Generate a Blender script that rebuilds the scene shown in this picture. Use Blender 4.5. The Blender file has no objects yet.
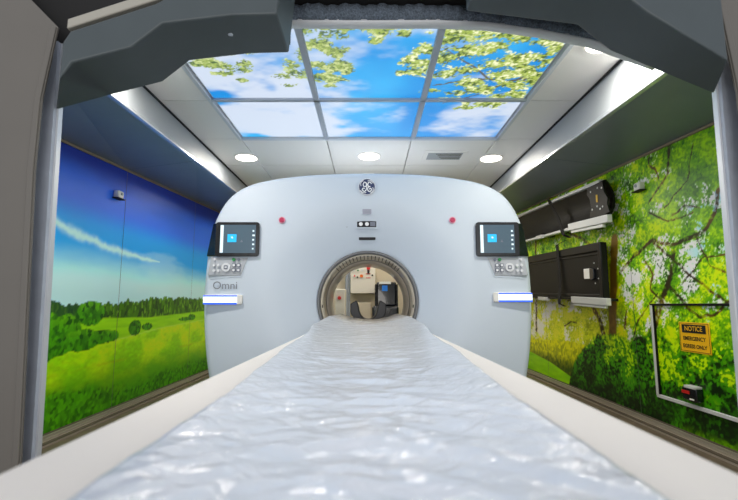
import bpy, bmesh, math, random
import numpy as np
from mathutils import Vector, Matrix
random.seed(4)
SC = bpy.context.scene
COL = SC.collection
PI = math.pi
# ------------------------------------------------------------------ camera
EYE = 0.79
TILT = math.radians(7.1)
cam = bpy.data.cameras.new('camera'); camo = bpy.data.objects.new('camera', cam); COL.objects.link(camo)
camo.location = (0, 0, EYE); camo.rotation_euler = (PI/2 + TILT, 0, 0)
cam.sensor_width = 36; cam.lens = 36*440/738; cam.clip_start = 0.02
cam.dof.use_dof = True; cam.dof.focus_distance = 3.0; cam.dof.aperture_fstop = 4.0
SC.camera = camo
# ------------------------------------------------------------------ world, exposure
w = bpy.data.worlds.new('world'); SC.world = w; w.use_nodes = True
w.node_tree.nodes['Background'].inputs[0].default_value = (0.92, 0.94, 1.0, 1)
w.node_tree.nodes['Background'].inputs[1].default_value = 0.46
SC.view_settings.view_transform = 'Standard'; SC.view_settings.look = 'None'
SC.view_settings.gamma = 1; SC.view_settings.use_curve_mapping = False
SC.view_settings.exposure = 0.78
SKY_PANEL = 0.66
def area(name, loc, rot, sx, sy, power, color):
    l = bpy.data.lights.new(name, 'AREA'); l.shape = 'RECTANGLE'; l.size = sx; l.size_y = sy
    l.energy = power; l.color = color
    o = bpy.data.objects.new(name, l); COL.objects.link(o); o.location = loc; o.rotation_euler = rot
    return o
# added fill light, upright behind the camera, to brighten the scanner front
area('front_fill_light', (0, -3.6, 1.45), (math.radians(90), 0, 0), 3.6, 1.3, 68, (1.0, 0.95, 0.88))

# ------------------------------------------------------------------ helpers
def lin(c):
    def f(v):
        v = v/255.0
        return v/12.92 if v <= 0.04045 else ((v+0.055)/1.055)**2.4
    return tuple(f(v) for v in c)
def mat(name, rgb, rough=0.5, metal=0.0, coat=0.0, emit=0.0, ergb=None, bump=0.0, bscale=60, vary=0.0, spec=0.5):
    m = bpy.data.materials.new(name); m.use_nodes = True
    nt = m.node_tree; b = nt.nodes['Principled BSDF']
    c = lin(rgb)
    b.inputs['Base Color'].default_value = (*c, 1)
    b.inputs['Roughness'].default_value = rough; b.inputs['Metallic'].default_value = metal
    b.inputs['Coat Weight'].default_value = coat
    b.inputs['Specular IOR Level'].default_value = spec
    if emit:
        b.inputs['Emission Color'].default_value = (*lin(ergb or rgb), 1); b.inputs['Emission Strength'].default_value = emit
    if bump or vary:
        tc = nt.nodes.new('ShaderNodeTexCoord'); n = nt.nodes.new('ShaderNodeTexNoise')
        n.inputs['Scale'].default_value = bscale; n.inputs['Detail'].default_value = 4
        nt.links.new(tc.outputs['Object'], n.inputs['Vector'])
        if bump:
            bp = nt.nodes.new('ShaderNodeBump'); bp.inputs['Strength'].default_value = bump; bp.inputs['Distance'].default_value = 0.01
            nt.links.new(n.outputs['Fac'], bp.inputs['Height']); nt.links.new(bp.outputs['Normal'], b.inputs['Normal'])
        if vary:
            r = nt.nodes.new('ShaderNodeValToRGB')
            r.color_ramp.elements[0].position = 0.3; r.color_ramp.elements[1].position = 0.7
            r.color_ramp.elements[0].color = (*[x*(1-vary) for x in c], 1)
            r.color_ramp.elements[1].color = (*[min(1, x*(1+vary)) for x in c], 1)
            nt.links.new(n.outputs['Fac'], r.inputs['Fac']); nt.links.new(r.outputs['Color'], b.inputs['Base Color'])
    return m
def root_loc(p):
    v = Vector((0, 0, 0))
    while p is not None:
        v += p.location; p = p.parent
    return v
def tag(o, label=None, cat=None, group=None, kind=None):
    if label: o['label'] = label
    if cat: o['category'] = cat
    if group: o['group'] = group
    if kind: o['kind'] = kind
    return o
def obj(name, bm, m, parent=None, smooth=False, origin=None, bevel=0.0, seg=2):
    """link a bmesh given in world coordinates as one object"""
    off = root_loc(parent) if parent is not None else Vector(origin or (0, 0, 0))
    own = Vector(origin) - off if (origin and parent is not None) else (Vector(origin) if origin else Vector((0, 0, 0)))
    base = off + own if parent is not None else off
    bmesh.ops.recalc_face_normals(bm, faces=bm.faces)
    bmesh.ops.translate(bm, verts=bm.verts, vec=-base)
    me = bpy.data.meshes.new(name); bm.to_mesh(me); bm.free()
    if smooth: me.polygons.foreach_set('use_smooth', [True]*len(me.polygons))
    o = bpy.data.objects.new(name, me); COL.objects.link(o)
    if m: me.materials.append(m)
    if parent is not None: o.parent = parent
    o.location = own
    if bevel:
        md = o.modifiers.new('bevel', 'BEVEL'); md.width = bevel; md.segments = seg; md.limit_method = 'ANGLE'; md.angle_limit = math.radians(40)
        md.harden_normals = False
        me.polygons.foreach_set('use_smooth', [True]*len(me.polygons))
        try: me.set_sharp_from_angle(angle=math.radians(50))
        except Exception: pass
    return o
def thing(name, label, cat, loc, group=None):
    o = bpy.data.objects.new(name, None); COL.objects.link(o); o.location = loc; o.empty_display_size = 0.05
    return tag(o, label, cat, group)
def clone(t, loc, label=None):
    r = t.copy(); COL.objects.link(r); r.location = loc
    if label: r['label'] = label
    for ch in t.children:
        c = ch.copy(); COL.objects.link(c); c.parent = r
        for g in ch.children:
            d = g.copy(); COL.objects.link(d); d.parent = c
    return r
def new(): return bmesh.new()
def box(bm, a, b):
    x0, x1 = sorted((a[0], b[0])); y0, y1 = sorted((a[1], b[1])); z0, z1 = sorted((a[2], b[2]))
    v = [bm.verts.new(p) for p in ((x0,y0,z0),(x1,y0,z0),(x1,y1,z0),(x0,y1,z0),(x0,y0,z1),(x1,y0,z1),(x1,y1,z1),(x0,y1,z1))]
    for f in ((0,3,2,1),(4,5,6,7),(0,1,5,4),(1,2,6,5),(2,3,7,6),(3,0,4,7)): bm.faces.new([v[i] for i in f])
    return bm
def hexa(bm, p):
    """p: 8 points, bottom quad then top quad, same order"""
    v = [bm.verts.new(q) for q in p]
    for f in ((0,3,2,1),(4,5,6,7),(0,1,5,4),(1,2,6,5),(2,3,7,6),(3,0,4,7)): bm.faces.new([v[i] for i in f])
    return bm
def prism(bm, pts, vec):
    vec = Vector(vec); a = [bm.verts.new(p) for p in pts]; b = [bm.verts.new(Vector(p)+vec) for p in pts]
    bm.faces.new(a); bm.faces.new(b[::-1]); n = len(pts)
    for i in range(n): bm.faces.new((a[i], b[i], b[(i+1) % n], a[(i+1) % n]))
    return bm
def cyl(bm, c, axis, r, h, n=24, r2=None):
    """disc base at c, extruded h along axis"""
    axis = Vector(axis).normalized(); u = axis.orthogonal().normalized(); w_ = axis.cross(u); c = Vector(c); r2 = r if r2 is None else r2
    a = [bm.verts.new(c + r*(math.cos(t)*u + math.sin(t)*w_)) for t in [2*PI*i/n for i in range(n)]]
    b = [bm.verts.new(c + axis*h + r2*(math.cos(t)*u + math.sin(t)*w_)) for t in [2*PI*i/n for i in range(n)]]
    bm.faces.new(a[::-1]); bm.faces.new(b)
    for i in range(n): bm.faces.new((a[i], a[(i+1) % n], b[(i+1) % n], b[i]))
    return bm
def ring(bm, c, r0, r1, y0, y1, n=48):
    """flat annulus in the XZ plane between radii, from y0 to y1"""
    L = []
    for (r, y) in ((r0, y0), (r1, y0), (r1, y1), (r0, y1)):
        L.append([bm.verts.new((c[0]+r*math.cos(2*PI*i/n), y, c[1]+r*math.sin(2*PI*i/n))) for i in range(n)])
    for k in range(4):
        A, Bq = L[k], L[(k+1) % 4]
        for i in range(n): bm.faces.new((A[i], A[(i+1) % n], Bq[(i+1) % n], Bq[i]))
    return bm
def tube(bm, pts, r, n=8):
    pts = [Vector(p) for p in pts]; rings = []
    for i, p in enumerate(pts):
        d = (pts[min(i+1, len(pts)-1)] - pts[max(i-1, 0)]).normalized()
        u = d.cross(Vector((0, 0.3, 1))).normalized() if abs(d.cross(Vector((0, .3, 1))).length) > 1e-3 else d.orthogonal().normalized()
        v = d.cross(u)
        rings.append([bm.verts.new(p + r*(math.cos(2*PI*k/n)*u + math.sin(2*PI*k/n)*v)) for k in range(n)])
    for a, b in zip(rings, rings[1:]):
        for k in range(n): bm.faces.new((a[k], a[(k+1) % n], b[(k+1) % n], b[k]))
    bm.faces.new(rings[0][::-1]); bm.faces.new(rings[-1])
    return bm
def rrect(x0, x1, z0, z1, r, n=5):
    P = []
    for cx, cz, a0 in ((x1-r, z1-r, 0), (x0+r, z1-r, 90), (x0+r, z0+r, 180), (x1-r, z0+r, 270)):
        for k in range(n+1):
            t = math.radians(a0 + 90*k/n); P.append((cx + r*math.cos(t), cz + r*math.sin(t)))
    return P
def text(name, body, size, O, right, up, m, parent, depth=0.0015, align='CENTER', bold=0.0):
    cu = bpy.data.curves.new(name, 'FONT'); cu.body = body; cu.size = size; cu.align_x = align; cu.align_y = 'CENTER'
    cu.offset = bold
    t = bpy.data.objects.new(name, cu); COL.objects.link(t)
    dg = bpy.context.evaluated_depsgraph_get(); me = bpy.data.meshes.new_from_object(t.evaluated_get(dg)); bpy.data.objects.remove(t)
    right = Vector(right); up = Vector(up); nrm = right.cross(up); O = Vector(O)
    bm = new(); bm.from_mesh(me)
    for v in bm.verts: v.co = O + v.co.x*right + v.co.y*up + nrm*depth
    return obj(name, bm, m, parent)
def at(px, py, Y):
    """turn a direction seen from the camera position into the point where it meets depth Y"""
    a = (px-369)/440; u = (250-py)/440; c, s = math.cos(TILT), math.sin(TILT)
    y = c - u*s; z = s + u*c; k = Y/y
    return Vector((k*a, Y, EYE + k*z))

# ------------------------------------------------------------------ noise for the printed pictures
def h2(i, j, s):
    n = (i.astype(np.int64)*374761393 + j.astype(np.int64)*668265263 + s*2147483647) & 0xffffffff
    n = ((n ^ (n >> 13))*1274126177) & 0xffffffff
    n = ((n ^ (n >> 15))*2246822519) & 0xffffffff
    return ((n ^ (n >> 16)) & 0xffffff)/float(0xffffff)
def vn(x, y, s=0):
    i = np.floor(x); j = np.floor(y); fx = x-i; fy = y-j; fx = fx*fx*(3-2*fx); fy = fy*fy*(3-2*fy)
    return (h2(i, j, s)*(1-fx)+h2(i+1, j, s)*fx)*(1-fy)+(h2(i, j+1, s)*(1-fx)+h2(i+1, j+1, s)*fx)*fy
def fbm(x, y, s=0, o=4):
    t = 0; a = 0.5; q = 0
    for k in range(o):
        t = t + a*vn(x, y, s+k*7); q += a; a *= 0.55; x = x*2.03+3.1; y = y*2.03+1.7
    return t/q
def worley(x, y, s=0):
    i = np.floor(x); j = np.floor(y); best = np.full(x.shape, 9.0); val = np.zeros(x.shape)
    for di in (-1, 0, 1):
        for dj in (-1, 0, 1):
            a = i+di; b = j+dj
            d = (a+h2(a, b, s)-x)**2 + (b+h2(a, b, s+5)-y)**2
            k = d < best; best = np.where(k, d, best); val = np.where(k, h2(a, b, s+9), val)
    return np.sqrt(best), val
def sm(a, b, x):
    t = np.clip((x-a)/(b-a), 0, 1); return t*t*(3-2*t)
def C(*rgb): return np.array(lin(rgb))
def mixc(A, Bc, t):
    t = np.asarray(t, float)[..., None]
    return A*(1-t) + Bc*t
def segd(x, y, pts, w0, w1):
    """signed cover of a tapering branch along pts: 1 inside"""
    m = np.zeros(x.shape); n = len(pts)-1
    for k in range(n):
        (ax, ay), (bx, by) = pts[k], pts[k+1]
        dx, dy = bx-ax, by-ay; t = np.clip(((x-ax)*dx+(y-ay)*dy)/(dx*dx+dy*dy), 0, 1)
        d = np.hypot(x-ax-t*dx, y-ay-t*dy); wd = w0+(w1-w0)*(k+t)/n
        m = np.maximum(m, 1-sm(wd*0.7, wd*1.2, d))
    return m
def interp(x, pts):
    pts = sorted(pts); return np.interp(x, [p[0] for p in pts], [p[1] for p in pts])

def paint_left(Y, z):
    top = C(4, 40, 132); mid = C(44, 92, 196); az = C(34, 132, 220); pale = C(176, 220, 246)
    c = mixc(top[None, None, :]*np.ones(Y.shape+(1,)), mid, sm(1.80, 1.60, z + 0.10*(fbm(Y*1.1, z*2, 3)-.5) - .03*(Y-2.7)))
    c = mixc(c, az, sm(1.52, 1.30, z+0.0*Y))
    c = mixc(c, pale, .9*sm(1.22, 0.94, z + 0.08*(fbm(Y*1.5, z*6, 8)-.5)))
    c = mixc(c, C(168, 214, 248), 0.8*sm(0.95, 0.82, z)*sm(.35, .65, fbm(Y*1.3, z*7, 14)))
    # long thin streak of cloud
    ln = interp(Y, [(1.7, 1.50), (2.4, 1.37), (2.71, 1.30), (2.93, 1.262), (3.16, 1.232), (3.42, 1.205), (3.73, 1.19), (4.03, 1.185), (6.4, 1.1)])
    wd = interp(Y, [(1.7, .05), (2.7, .035), (3.4, .03), (3.9, .018), (4.08, .004), (4.09, .0001), (6.4, .0001)])
    d = (z-ln)/np.maximum(wd, 1e-4) + 1.6*(fbm(Y*9, z*9, 31)-.5)
    c = mixc(c, C(196, 224, 240), np.exp(-d*d*1.5)*(wd > .001)*0.7)
    c = mixc(c, C(175, 205, 235), 0.30*sm(.5, .75, fbm(Y*1.2, z*5, 44))*sm(1.45, 1.2, z))
    # trees on the horizon
    ttop = interp(Y, [(1.7, .80), (2.73, .80), (3.1, .79), (3.47, .82), (3.94, .845), (5.11, .88), (6.4, .9)])
    ttop = ttop + 0.035*(h2(np.floor(Y*30), np.zeros_like(Y), 3)-.6)*(1-np.abs((Y*30) % 1-.5)*1.2) + .03*(vn(Y*7, Y*0, 4)-.5)
    tb = interp(Y, [(1.7, .60), (2.75, .62), (3.01, .67), (3.23, .70), (3.96, .685), (5.13, .72), (6.4, .74)])
    f, v = worley(Y*42, z*24, 2)
    tr = mixc(mixc(C(16, 48, 14)*np.ones(Y.shape+(1,)), C(72, 118, 28), np.clip(v*0.9+0.3*(vn(Y*16, z*6, 5)-.3), 0, 1)), C(120, 160, 60), sm(.75, 1, v)*.5)
    tr = mixc(tr, C(18, 50, 34), .65*sm(3.25, 2.9, Y))
    c = mixc(c, tr, sm(0, .006, ttop-z))
    # upper field, lower field
    fl = mixc(C(150, 196, 22)*np.ones(Y.shape+(1,)), C(112, 170, 18), fbm(Y*5, z*40, 7))
    c = mixc(c, fl, sm(0, .01, tb-z))
    ln2 = interp(Y, [(1.7, .40), (2.75, .47), (3.03, .50), (3.51, .525), (4.17, .575), (5.14, .61), (6.4, .66)])
    g = fbm(Y*30, z*60, 12, 3)
    low = mixc(C(172, 206, 10)*np.ones(Y.shape+(1,)), C(128, 182, 10), sm(.3, .7, fbm(Y*4, z*9, 17)))
    low = low*(0.8+0.4*g)[..., None]
    low = mixc(low, C(62, 128, 12), .8*sm(.42, .18, z))
    f3, v3 = worley(Y*38, z*42, 21)
    dk = mixc(C(14, 66, 6)*np.ones(Y.shape+(1,)), C(84, 156, 16), v3*.85)
    edge = .17+.10*sm(3.6, 2.8, Y)+.12*(fbm(Y*5, z*8, 22)-.5)
    c = mixc(c, low, sm(0, .006, ln2-z))
    c = mixc(c, C(176, 200, 110), .6*np.exp(-((z-ln2)/.007)**2))
    c = mixc(c, dk, sm(-.04, .05, edge-z)*.9)
    c = mixc(c, C(150, 150, 60), .35*np.exp(-((z-.36)/.01)**2)*sm(.45, .7, fbm(Y*4, z*2, 77)))
    # hedge and round bushes
    f, v = worley(Y*36, z*36, 33)
    bush = mixc(C(14, 62, 14)*np.ones(Y.shape+(1,)), C(78, 148, 30), np.clip(v, 0, 1)*.85)
    for (by, bz, ry, rz) in ((2.86, .60, .17, .13), (3.12, .73, .16, .085), (2.72, .60, .14, .15), (3.26, .555, .24, .05), (3.05, .55, .22, .075), (3.72, .60, .10, .065), (3.92, .60, .10, .03), (2.50, .62, .2, .2), (4.72, .64, .16, .02), (4.9, .655, .1, .035), (2.2, .6, .22, .16)):
        q = ((Y-by)/ry)**2 + ((z-bz)/rz)**2 + .5*(fbm(Y*22, z*22, 5)-.5)
        sh = mixc(bush, C(110, 168, 40), .5*sm(.1, .9, (z-bz)/rz)*sm(.2, .8, v))
        c = mixc(c, sh, sm(1.05, .92, q))
    return c

BR = [([(3.46, 1.30), (3.50, 1.07), (3.55, .76), (3.60, .45)], .052, .060), ([(3.95, .86), (3.86, .76), (3.77, .68), (3.70, .50)], .02, .034),
      ([(2.80, 1.12), (2.86, .95), (2.95, .82), (3.10, .56)], .018, .034), ([(3.42, 1.02), (3.34, 1.08), (3.14, 1.18), (2.99, 1.24), (2.88, 1.19), (2.78, 1.17), (2.64, 1.19), (2.52, 1.22), (2.44, 1.30), (2.40, 1.42), (2.3, 1.55)], .013, .013),
      ([(2.99, 1.22), (2.86, 1.12), (2.71, 1.0), (2.56, .89), (2.40, .80)], .012, .007), ([(2.95, 1.86), (2.97, 1.76), (2.90, 1.70), (2.88, 1.64)], .009, .010),
      ([(2.74, 1.84), (2.77, 1.72), (2.78, 1.64), (2.94, 1.54), (3.0, 1.5)], .013, .008), ([(2.88, .94), (2.79, .84), (2.70, .76), (2.62, .71), (2.50, .74), (2.39, .82)], .014, .008),
      ([(3.10, 1.10), (3.02, 1.0), (3.06, .9), (2.96, .82)], .010, .008), ([(2.78, 1.36), (2.66, 1.40), (2.55, 1.36)], .007, .006), ([(2.6, 1.2), (2.5, 1.0), (2.38, .95)], .007, .005),
      ([(3.30, .55), (3.24, .66), (3.08, .80), (2.98, .86)], .007, .006), ([(4.28, .98), (4.05, .86), (3.95, .86)], .012, .016), ([(4.6, .95), (4.35, .84), (4.2, .83), (4.05, .76)], .008, .006),
      ([(4.45, .58), (4.3, .63), (4.18, .62)], .008, .006), ([(3.62, 1.1), (3.75, 1.25), (4.0, 1.40), (4.3, 1.5)], .02, .012), ([(2.55, 1.75), (2.62, 1.55), (2.85, 1.42)], .006, .005),
      ([(2.75, .92), (2.55, 1.06), (2.35, 1.06)], .006, .005), ([(3.40, .62), (3.37, .70), (3.36, .76)], .016, .006), ([(3.0, 1.42), (2.82, 1.33), (2.6, 1.34)], .006, .006),
      ([(2.2, 1.3), (2.0, 1.6), (1.8, 1.9)], .04, .02), ([(2.2, 1.3), (2.15, .7), (2.1, .3)], .04, .06), ([(4.9, 1.95), (5.1, 1.5), (5.2, .5)], .02, .03)]
def paint_right(Y, z):
    one = np.ones(Y.shape+(1,))
    wx = Y+.03*(fbm(Y*14, z*14, 61)-.5); wz = z+.03*(fbm(Y*14, z*14, 62)-.5)
    f, v = worley(wx*46, wz*54, 1); f2, v2 = worley(wx*85, wz*92, 6)
    big = fbm(Y*3.1+1, z*3.6, 10); medn = fbm(Y*9, z*10, 20, 3)
    # bright sky behind the leaves
    sky = mixc(C(238, 244, 232)*one, C(250, 226, 190), sm(3.7, 4.6, Y)*sm(.95, .5, z))
    sky = mixc(sky, C(120, 178, 226), sm(2.95, 2.45, Y)*sm(.35, .6, medn)*.9)
    sky = mixc(sky, C(84, 150, 206), sm(1.62, 1.8, z)*sm(2.9, 2.4, Y))
    # leaves
    t = np.clip(.36*v+.34*v2+1.0*(medn-.36)+.35*(big-.45), 0, 1)
    lf = mixc(C(22, 62, 10)*one, C(92, 148, 18), sm(.05, .42, t)); lf = mixc(lf, C(182, 208, 44), sm(.42, .80, t))
    cool = sm(2.95, 2.60, Y)*sm(1.0, 1.3, z)
    lf = mixc(lf, mixc(C(30, 88, 24)*one, C(128, 182, 62), t), cool*.7)
    yel = sm(3.25, 3.7, Y)*sm(1.3, 1.0, z)
    lf = mixc(lf, mixc(C(140, 156, 14)*one, C(248, 240, 104), t), yel*.75)
    gap = fbm(Y*7.5+3, z*9, 51, 5) + .20*(v2-.5) + .15*(v-.5)
    thr = .70 - .10*np.exp(-((Y-3.0)/.22)**2-((z-.98)/.18)**2) - .06*np.exp(-((Y-2.65)/.22)**2-((z-.95)/.22)**2) - .13*np.exp(-((Y-2.45)/.10)**2-((z-1.8)/.10)**2) \
        - .18*np.exp(-((Y-5.2)/.75)**2-((z-.60)/.19)**2) - .10*np.exp(-((Y-3.75)/.2)**2-((z-.70)/.12)**2) + .05*sm(1.4, 1.7, z)
    thr = thr - .05*sm(3.5, 3.2, Y)*sm(1.25, 1.1, z)*sm(.5, .7, z) - .10*sm(4.5, 5.1, Y)*sm(.42, .5, z)*sm(.85, .7, z)
    c = mixc(sky, lf, sm(.07, -.06, gap-thr))
    # reflection glare on the glossy wall, painted over the leaves as a paler haze
    c = mixc(c, C(168, 196, 128), .25*np.exp(-((Y-2.85)/.30)**2-((z-1.45)/.22)**2))
    # branches
    for k, (pts, w0, w1) in enumerate(BR):
        m = segd(wx, wz, pts, w0, w1)
        bark = mixc(C(38, 32, 14)*one, C(120, 92, 40), (sm(.4, .7, medn)*.5 + (.45 if k == 0 else 0))*np.ones(Y.shape))
        keep = 1-.35*sm(.62, .70, v+.25*(medn-.5))
        c = mixc(c, bark, m*(keep if w0 < .04 else 1))
    # yellow hedge, meadow at the far end
    f5, v5 = worley(Y*34, z*34, 70)
    hed = mixc(C(84, 104, 8)*one, C(216, 214, 46), np.clip(v5*.6+.9*(z-.22)*2.2, 0, 1)); hed = mixc(hed, C(26, 56, 6), sm(.30, .16, z-.02*(4.9-Y))*.8)
    htop = interp(Y, [(3.9, .44), (4.2, .435), (4.57, .44), (5.0, .41), (5.4, .40), (6.4, .40)]) + .03*(vn(Y*13, Y*0, 4)-.5)
    c = mixc(c, hed, sm(0, .008, htop-z)*sm(3.95, 4.05, Y))
    mead = interp(Y, [(3.9, -.05), (4.05, -.01), (4.28, .09), (4.85, .185), (5.44, .235), (6.4, .30)])
    c = mixc(c, mixc(C(96, 160, 20)*one, C(150, 196, 50), fbm(Y*5, z*30, 3)), sm(0, .008, mead-z))
    # dark bushes low down with sunlit sprays
    btop = interp(Y, [(1.7, .60), (2.49, .60), (2.8, .58), (3.1, .60), (3.35, .53), (3.6, .57), (3.82, .55), (4.05, .42), (4.15, .36), (4.28, .28), (4.42, .04), (4.5, -.2), (6.4, -.2)])
    btop = btop + .09*(fbm(Y*11, z*9, 90)-.5)
    f6, v6 = worley(wx*52, wz*58, 80)
    hl = sm(.40, .60, fbm(Y*6.5+9, z*8, 95) + .35*(z-.42))
    tt = np.clip(v6*.65 + .55*(medn-.5) + hl*.40, 0, 1)*(.40+.60*sm(.10, .45, z+.12*(medn-.5)))
    bu = mixc(C(8, 26, 5)*one, C(58, 122, 16), sm(.12, .5, tt)); bu = mixc(bu, C(170, 204, 48), sm(.55, .95, tt))
    c = mixc(c, bu, sm(0, .03, btop-z))
    c = mixc(c, mixc(C(30, 74, 8)*one, C(110, 160, 30), v6), .8*sm(.07, .02, z)*sm(3.0, 2.6, Y))
    return c

def paint_sky(X, Y):
    one = np.ones(X.shape+(1,))
    c = mixc(C(0, 134, 214)*one, C(44, 172, 234), sm(.3, .7, fbm(X*1.2, Y*1.2, 5)))
    c = mixc(c, C(50, 150, 226), sm(2.9, 3.4, Y)*sm(-.3, 0, X)*.6)
    cl = fbm(X*2.1+4, Y*3.2, 15, 5)
    bias = .40*sm(.05, -.55, X) - .12*np.exp(-((X-.1)/.4)**2-((Y-2.5)/.35)**2) + .34*sm(.30, .60, X)*sm(2.80, 3.0, Y)*sm(-.55, .3, (X-.45)*1.2-(3.3-Y)*.2) \
        + .20*np.exp(-((X+.16)/.2)**2-((Y-2.62)/.09)**2) + .16*np.exp(-((X-.15)/.16)**2-((Y-3.1)/.10)**2) - .25*sm(3.30, 3.45, Y)*(1-.6*sm(.3, .6, X)) - .15*np.exp(-((X+.62)/.05)**2-((Y-2.62)/.09)**2) - .14*np.exp(-((X+.97)/.10)**2-((Y-2.72)/.10)**2)
    c = mixc(c, C(204, 214, 230), sm(.50, .78, cl+bias)*.95)
    f, v = worley(X*48, Y*48, 3); f2, v2 = worley(X*85, Y*85, 13)
    n = fbm(X*17, Y*17, 24, 4)
    # branches of the big bough at the right
    for pts, w0, w1 in (([(1.12, 2.42), (.95, 2.50), (.84, 2.56), (.72, 2.52), (.55, 2.55), (.40, 2.60)], .018, .006), ([(.84, 2.56), (.74, 2.70), (.66, 2.76), (.5, 2.85)], .010, .004), ([(.72, 2.52), (.62, 2.40), (.5, 2.30), (.40, 2.2)], .008, .004), ([(.95, 2.50), (.9, 2.7), (.80, 2.9)], .010, .004)):
        c = mixc(c, C(92, 84, 60), segd(X+.03*(n-.5), Y+.03*(n-.5), pts, w0, w1))
    blobs = [(.28, 2.42, .09, .07), (.24, 2.32, .06, .06), (.33, 2.22, .08, .07), (.20, 2.44, .05, .04), (.34, 2.34, .06, .06), (.44, 2.10, .12, .09), (.56, 2.04, .13, .07), (.66, 2.08, .10, .06), (.42, 2.30, .09, .08), (.54, 2.24, .11, .08), (.66, 2.20, .08, .06),
             (.44, 2.48, .10, .06), (.56, 2.44, .09, .06), (.72, 2.36, .11, .09), (.84, 2.32, .10, .07), (.62, 2.58, .10, .05), (.80, 2.48, .11, .08), (.94, 2.42, .10, .08), (.88, 2.60, .10, .07), (.72, 2.66, .12, .06), (.55, 2.70, .12, .04), (.42, 2.68, .08, .03),
             (1.00, 2.52, .08, .10), (.92, 2.74, .12, .06), (.78, 2.86, .15, .06), (.66, 2.92, .07, .04), (.50, 2.79, .10, .03), (.92, 2.14, .13, .05), (.80, 2.12, .08, .05), (1.02, 2.20, .07, .05), (.98, 2.30, .08, .06), (.46, 2.20, .08, .05)]
    blobs2 = [(.06, 2.05, .06, .05), (.12, 2.0, .06, .04), (.03, 2.13, .04, .04), (.24, 2.0, .08, .04), (.18, 2.08, .05, .04)]
    blobs3 = [(-.20, 2.06, .13, .08), (-.10, 2.02, .08, .06), (-.26, 2.16, .10, .07), (-.18, 2.24, .08, .06), (-.30, 2.04, .06, .06), (-.24, 2.38, .10, .06), (-.16, 2.36, .06, .05), (-.12, 2.42, .05, .06), (-.28, 2.50, .08, .05), (-.20, 2.54, .07, .04), (-.24, 2.62, .04, .03),
              (-.42, 2.46, .08, .05), (-.52, 2.50, .07, .04), (-.50, 2.60, .06, .03), (-.44, 2.36, .05, .05), (-.38, 2.28, .04, .06), (-.84, 2.38, .10, .05), (-.76, 2.42, .07, .04), (-.92, 2.34, .08, .04), (-.72, 2.36, .06, .04), (-.78, 2.54, .04, .03), (-.86, 2.46, .06, .03), (-1.0, 2.36, .05, .03), (-.7, 2.2, .1, .06), (-.9, 2.15, .1, .06)]
    for bl, dens, dark in ((blobs, .68, 0), (blobs2, .60, .25), (blobs3, .52, .55)):
        m = np.full(X.shape, -3.0)
        for (bx, by, rx, ry) in bl:
            m = np.maximum(m, 1-((X-bx)/rx)**2*.8-((Y-by)/ry)**2*.8)
        cov = sm(-.04, .10, m*.8 + 2.3*(n-.5) + .55*(v2-dens*.70) - .22 - .15*dark)
        t = np.clip(v*.6+.5*v2+1.2*(n-.5)-.12, 0, 1)
        lf = mixc(C(56, 82, 30)*one, C(164, 184, 76), sm(.1, .5, t)); lf = mixc(lf, C(240, 242, 196), sm(.55, .95, t))
        lf = mixc(lf, mixc(C(44, 84, 66)*one, C(170, 190, 90), t), dark)
        c = mixc(c, lf, cov)
    return c

def picture(name, P0, U, V, nu, nv, fn, m, parent, axes):
    """rectangular printed sheet, colours evaluated at each vertex's own wall position"""
    uu, vv = np.meshgrid(np.linspace(0, 1, nu), np.linspace(0, 1, nv)); P0, U, V = (np.array(q, float) for q in (P0, U, V))
    if callable(getattr(V, 'dummy', None)): pass
    pos = P0 + uu[..., None]*U + vv[..., None]*V
    return pos, uu, vv
def grid_object(name, pos, col, m, parent):
    nv, nu = pos.shape[:2]
    off = np.array(root_loc(parent)) if parent is not None else np.zeros(3)
    me = bpy.data.meshes.new(name); me.vertices.add(nu*nv); me.vertices.foreach_set('co', (pos-off).astype(np.float32).ravel())
    idx = np.arange(nu*nv).reshape(nv, nu)
    q = np.stack([idx[:-1, :-1], idx[:-1, 1:], idx[1:, 1:], idx[1:, :-1]], -1).reshape(-1, 4)
    me.loops.add(q.size); me.loops.foreach_set('vertex_index', q.ravel().astype(np.int32))
    me.polygons.add(len(q)); me.polygons.foreach_set('loop_start', np.arange(0, q.size, 4, dtype=np.int32)); me.polygons.foreach_set('loop_total', np.full(len(q), 4, dtype=np.int32))
    me.update(calc_edges=True)
    if col is not None:
        a = me.color_attributes.new('print', 'FLOAT_COLOR', 'POINT')
        rgba = np.concatenate([np.clip(col, 0, 1), np.ones(col.shape[:2]+(1,))], -1)
        a.data.foreach_set('color', rgba.astype(np.float32).ravel())
    me.materials.append(m)
    o = bpy.data.objects.new(name, me); COL.objects.link(o)
    if parent is not None: o.parent = parent
    return o
def print_mat(name, rough, emit=0.0, coat=0.0):
    m = bpy.data.materials.new(name); m.use_nodes = True; nt = m.node_tree; b = nt.nodes['Principled BSDF']
    a = nt.nodes.new('ShaderNodeVertexColor'); a.layer_name = 'print'
    b.inputs['Roughness'].default_value = rough; b.inputs['Coat Weight'].default_value = coat
    if emit:
        b.inputs['Base Color'].default_value = (.04, .04, .04, 1)
        nt.links.new(a.outputs['Color'], b.inputs['Emission Color']); b.inputs['Emission Strength'].default_value = emit
    else:
        nt.links.new(a.outputs['Color'], b.inputs['Base Color'])
    return m

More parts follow.
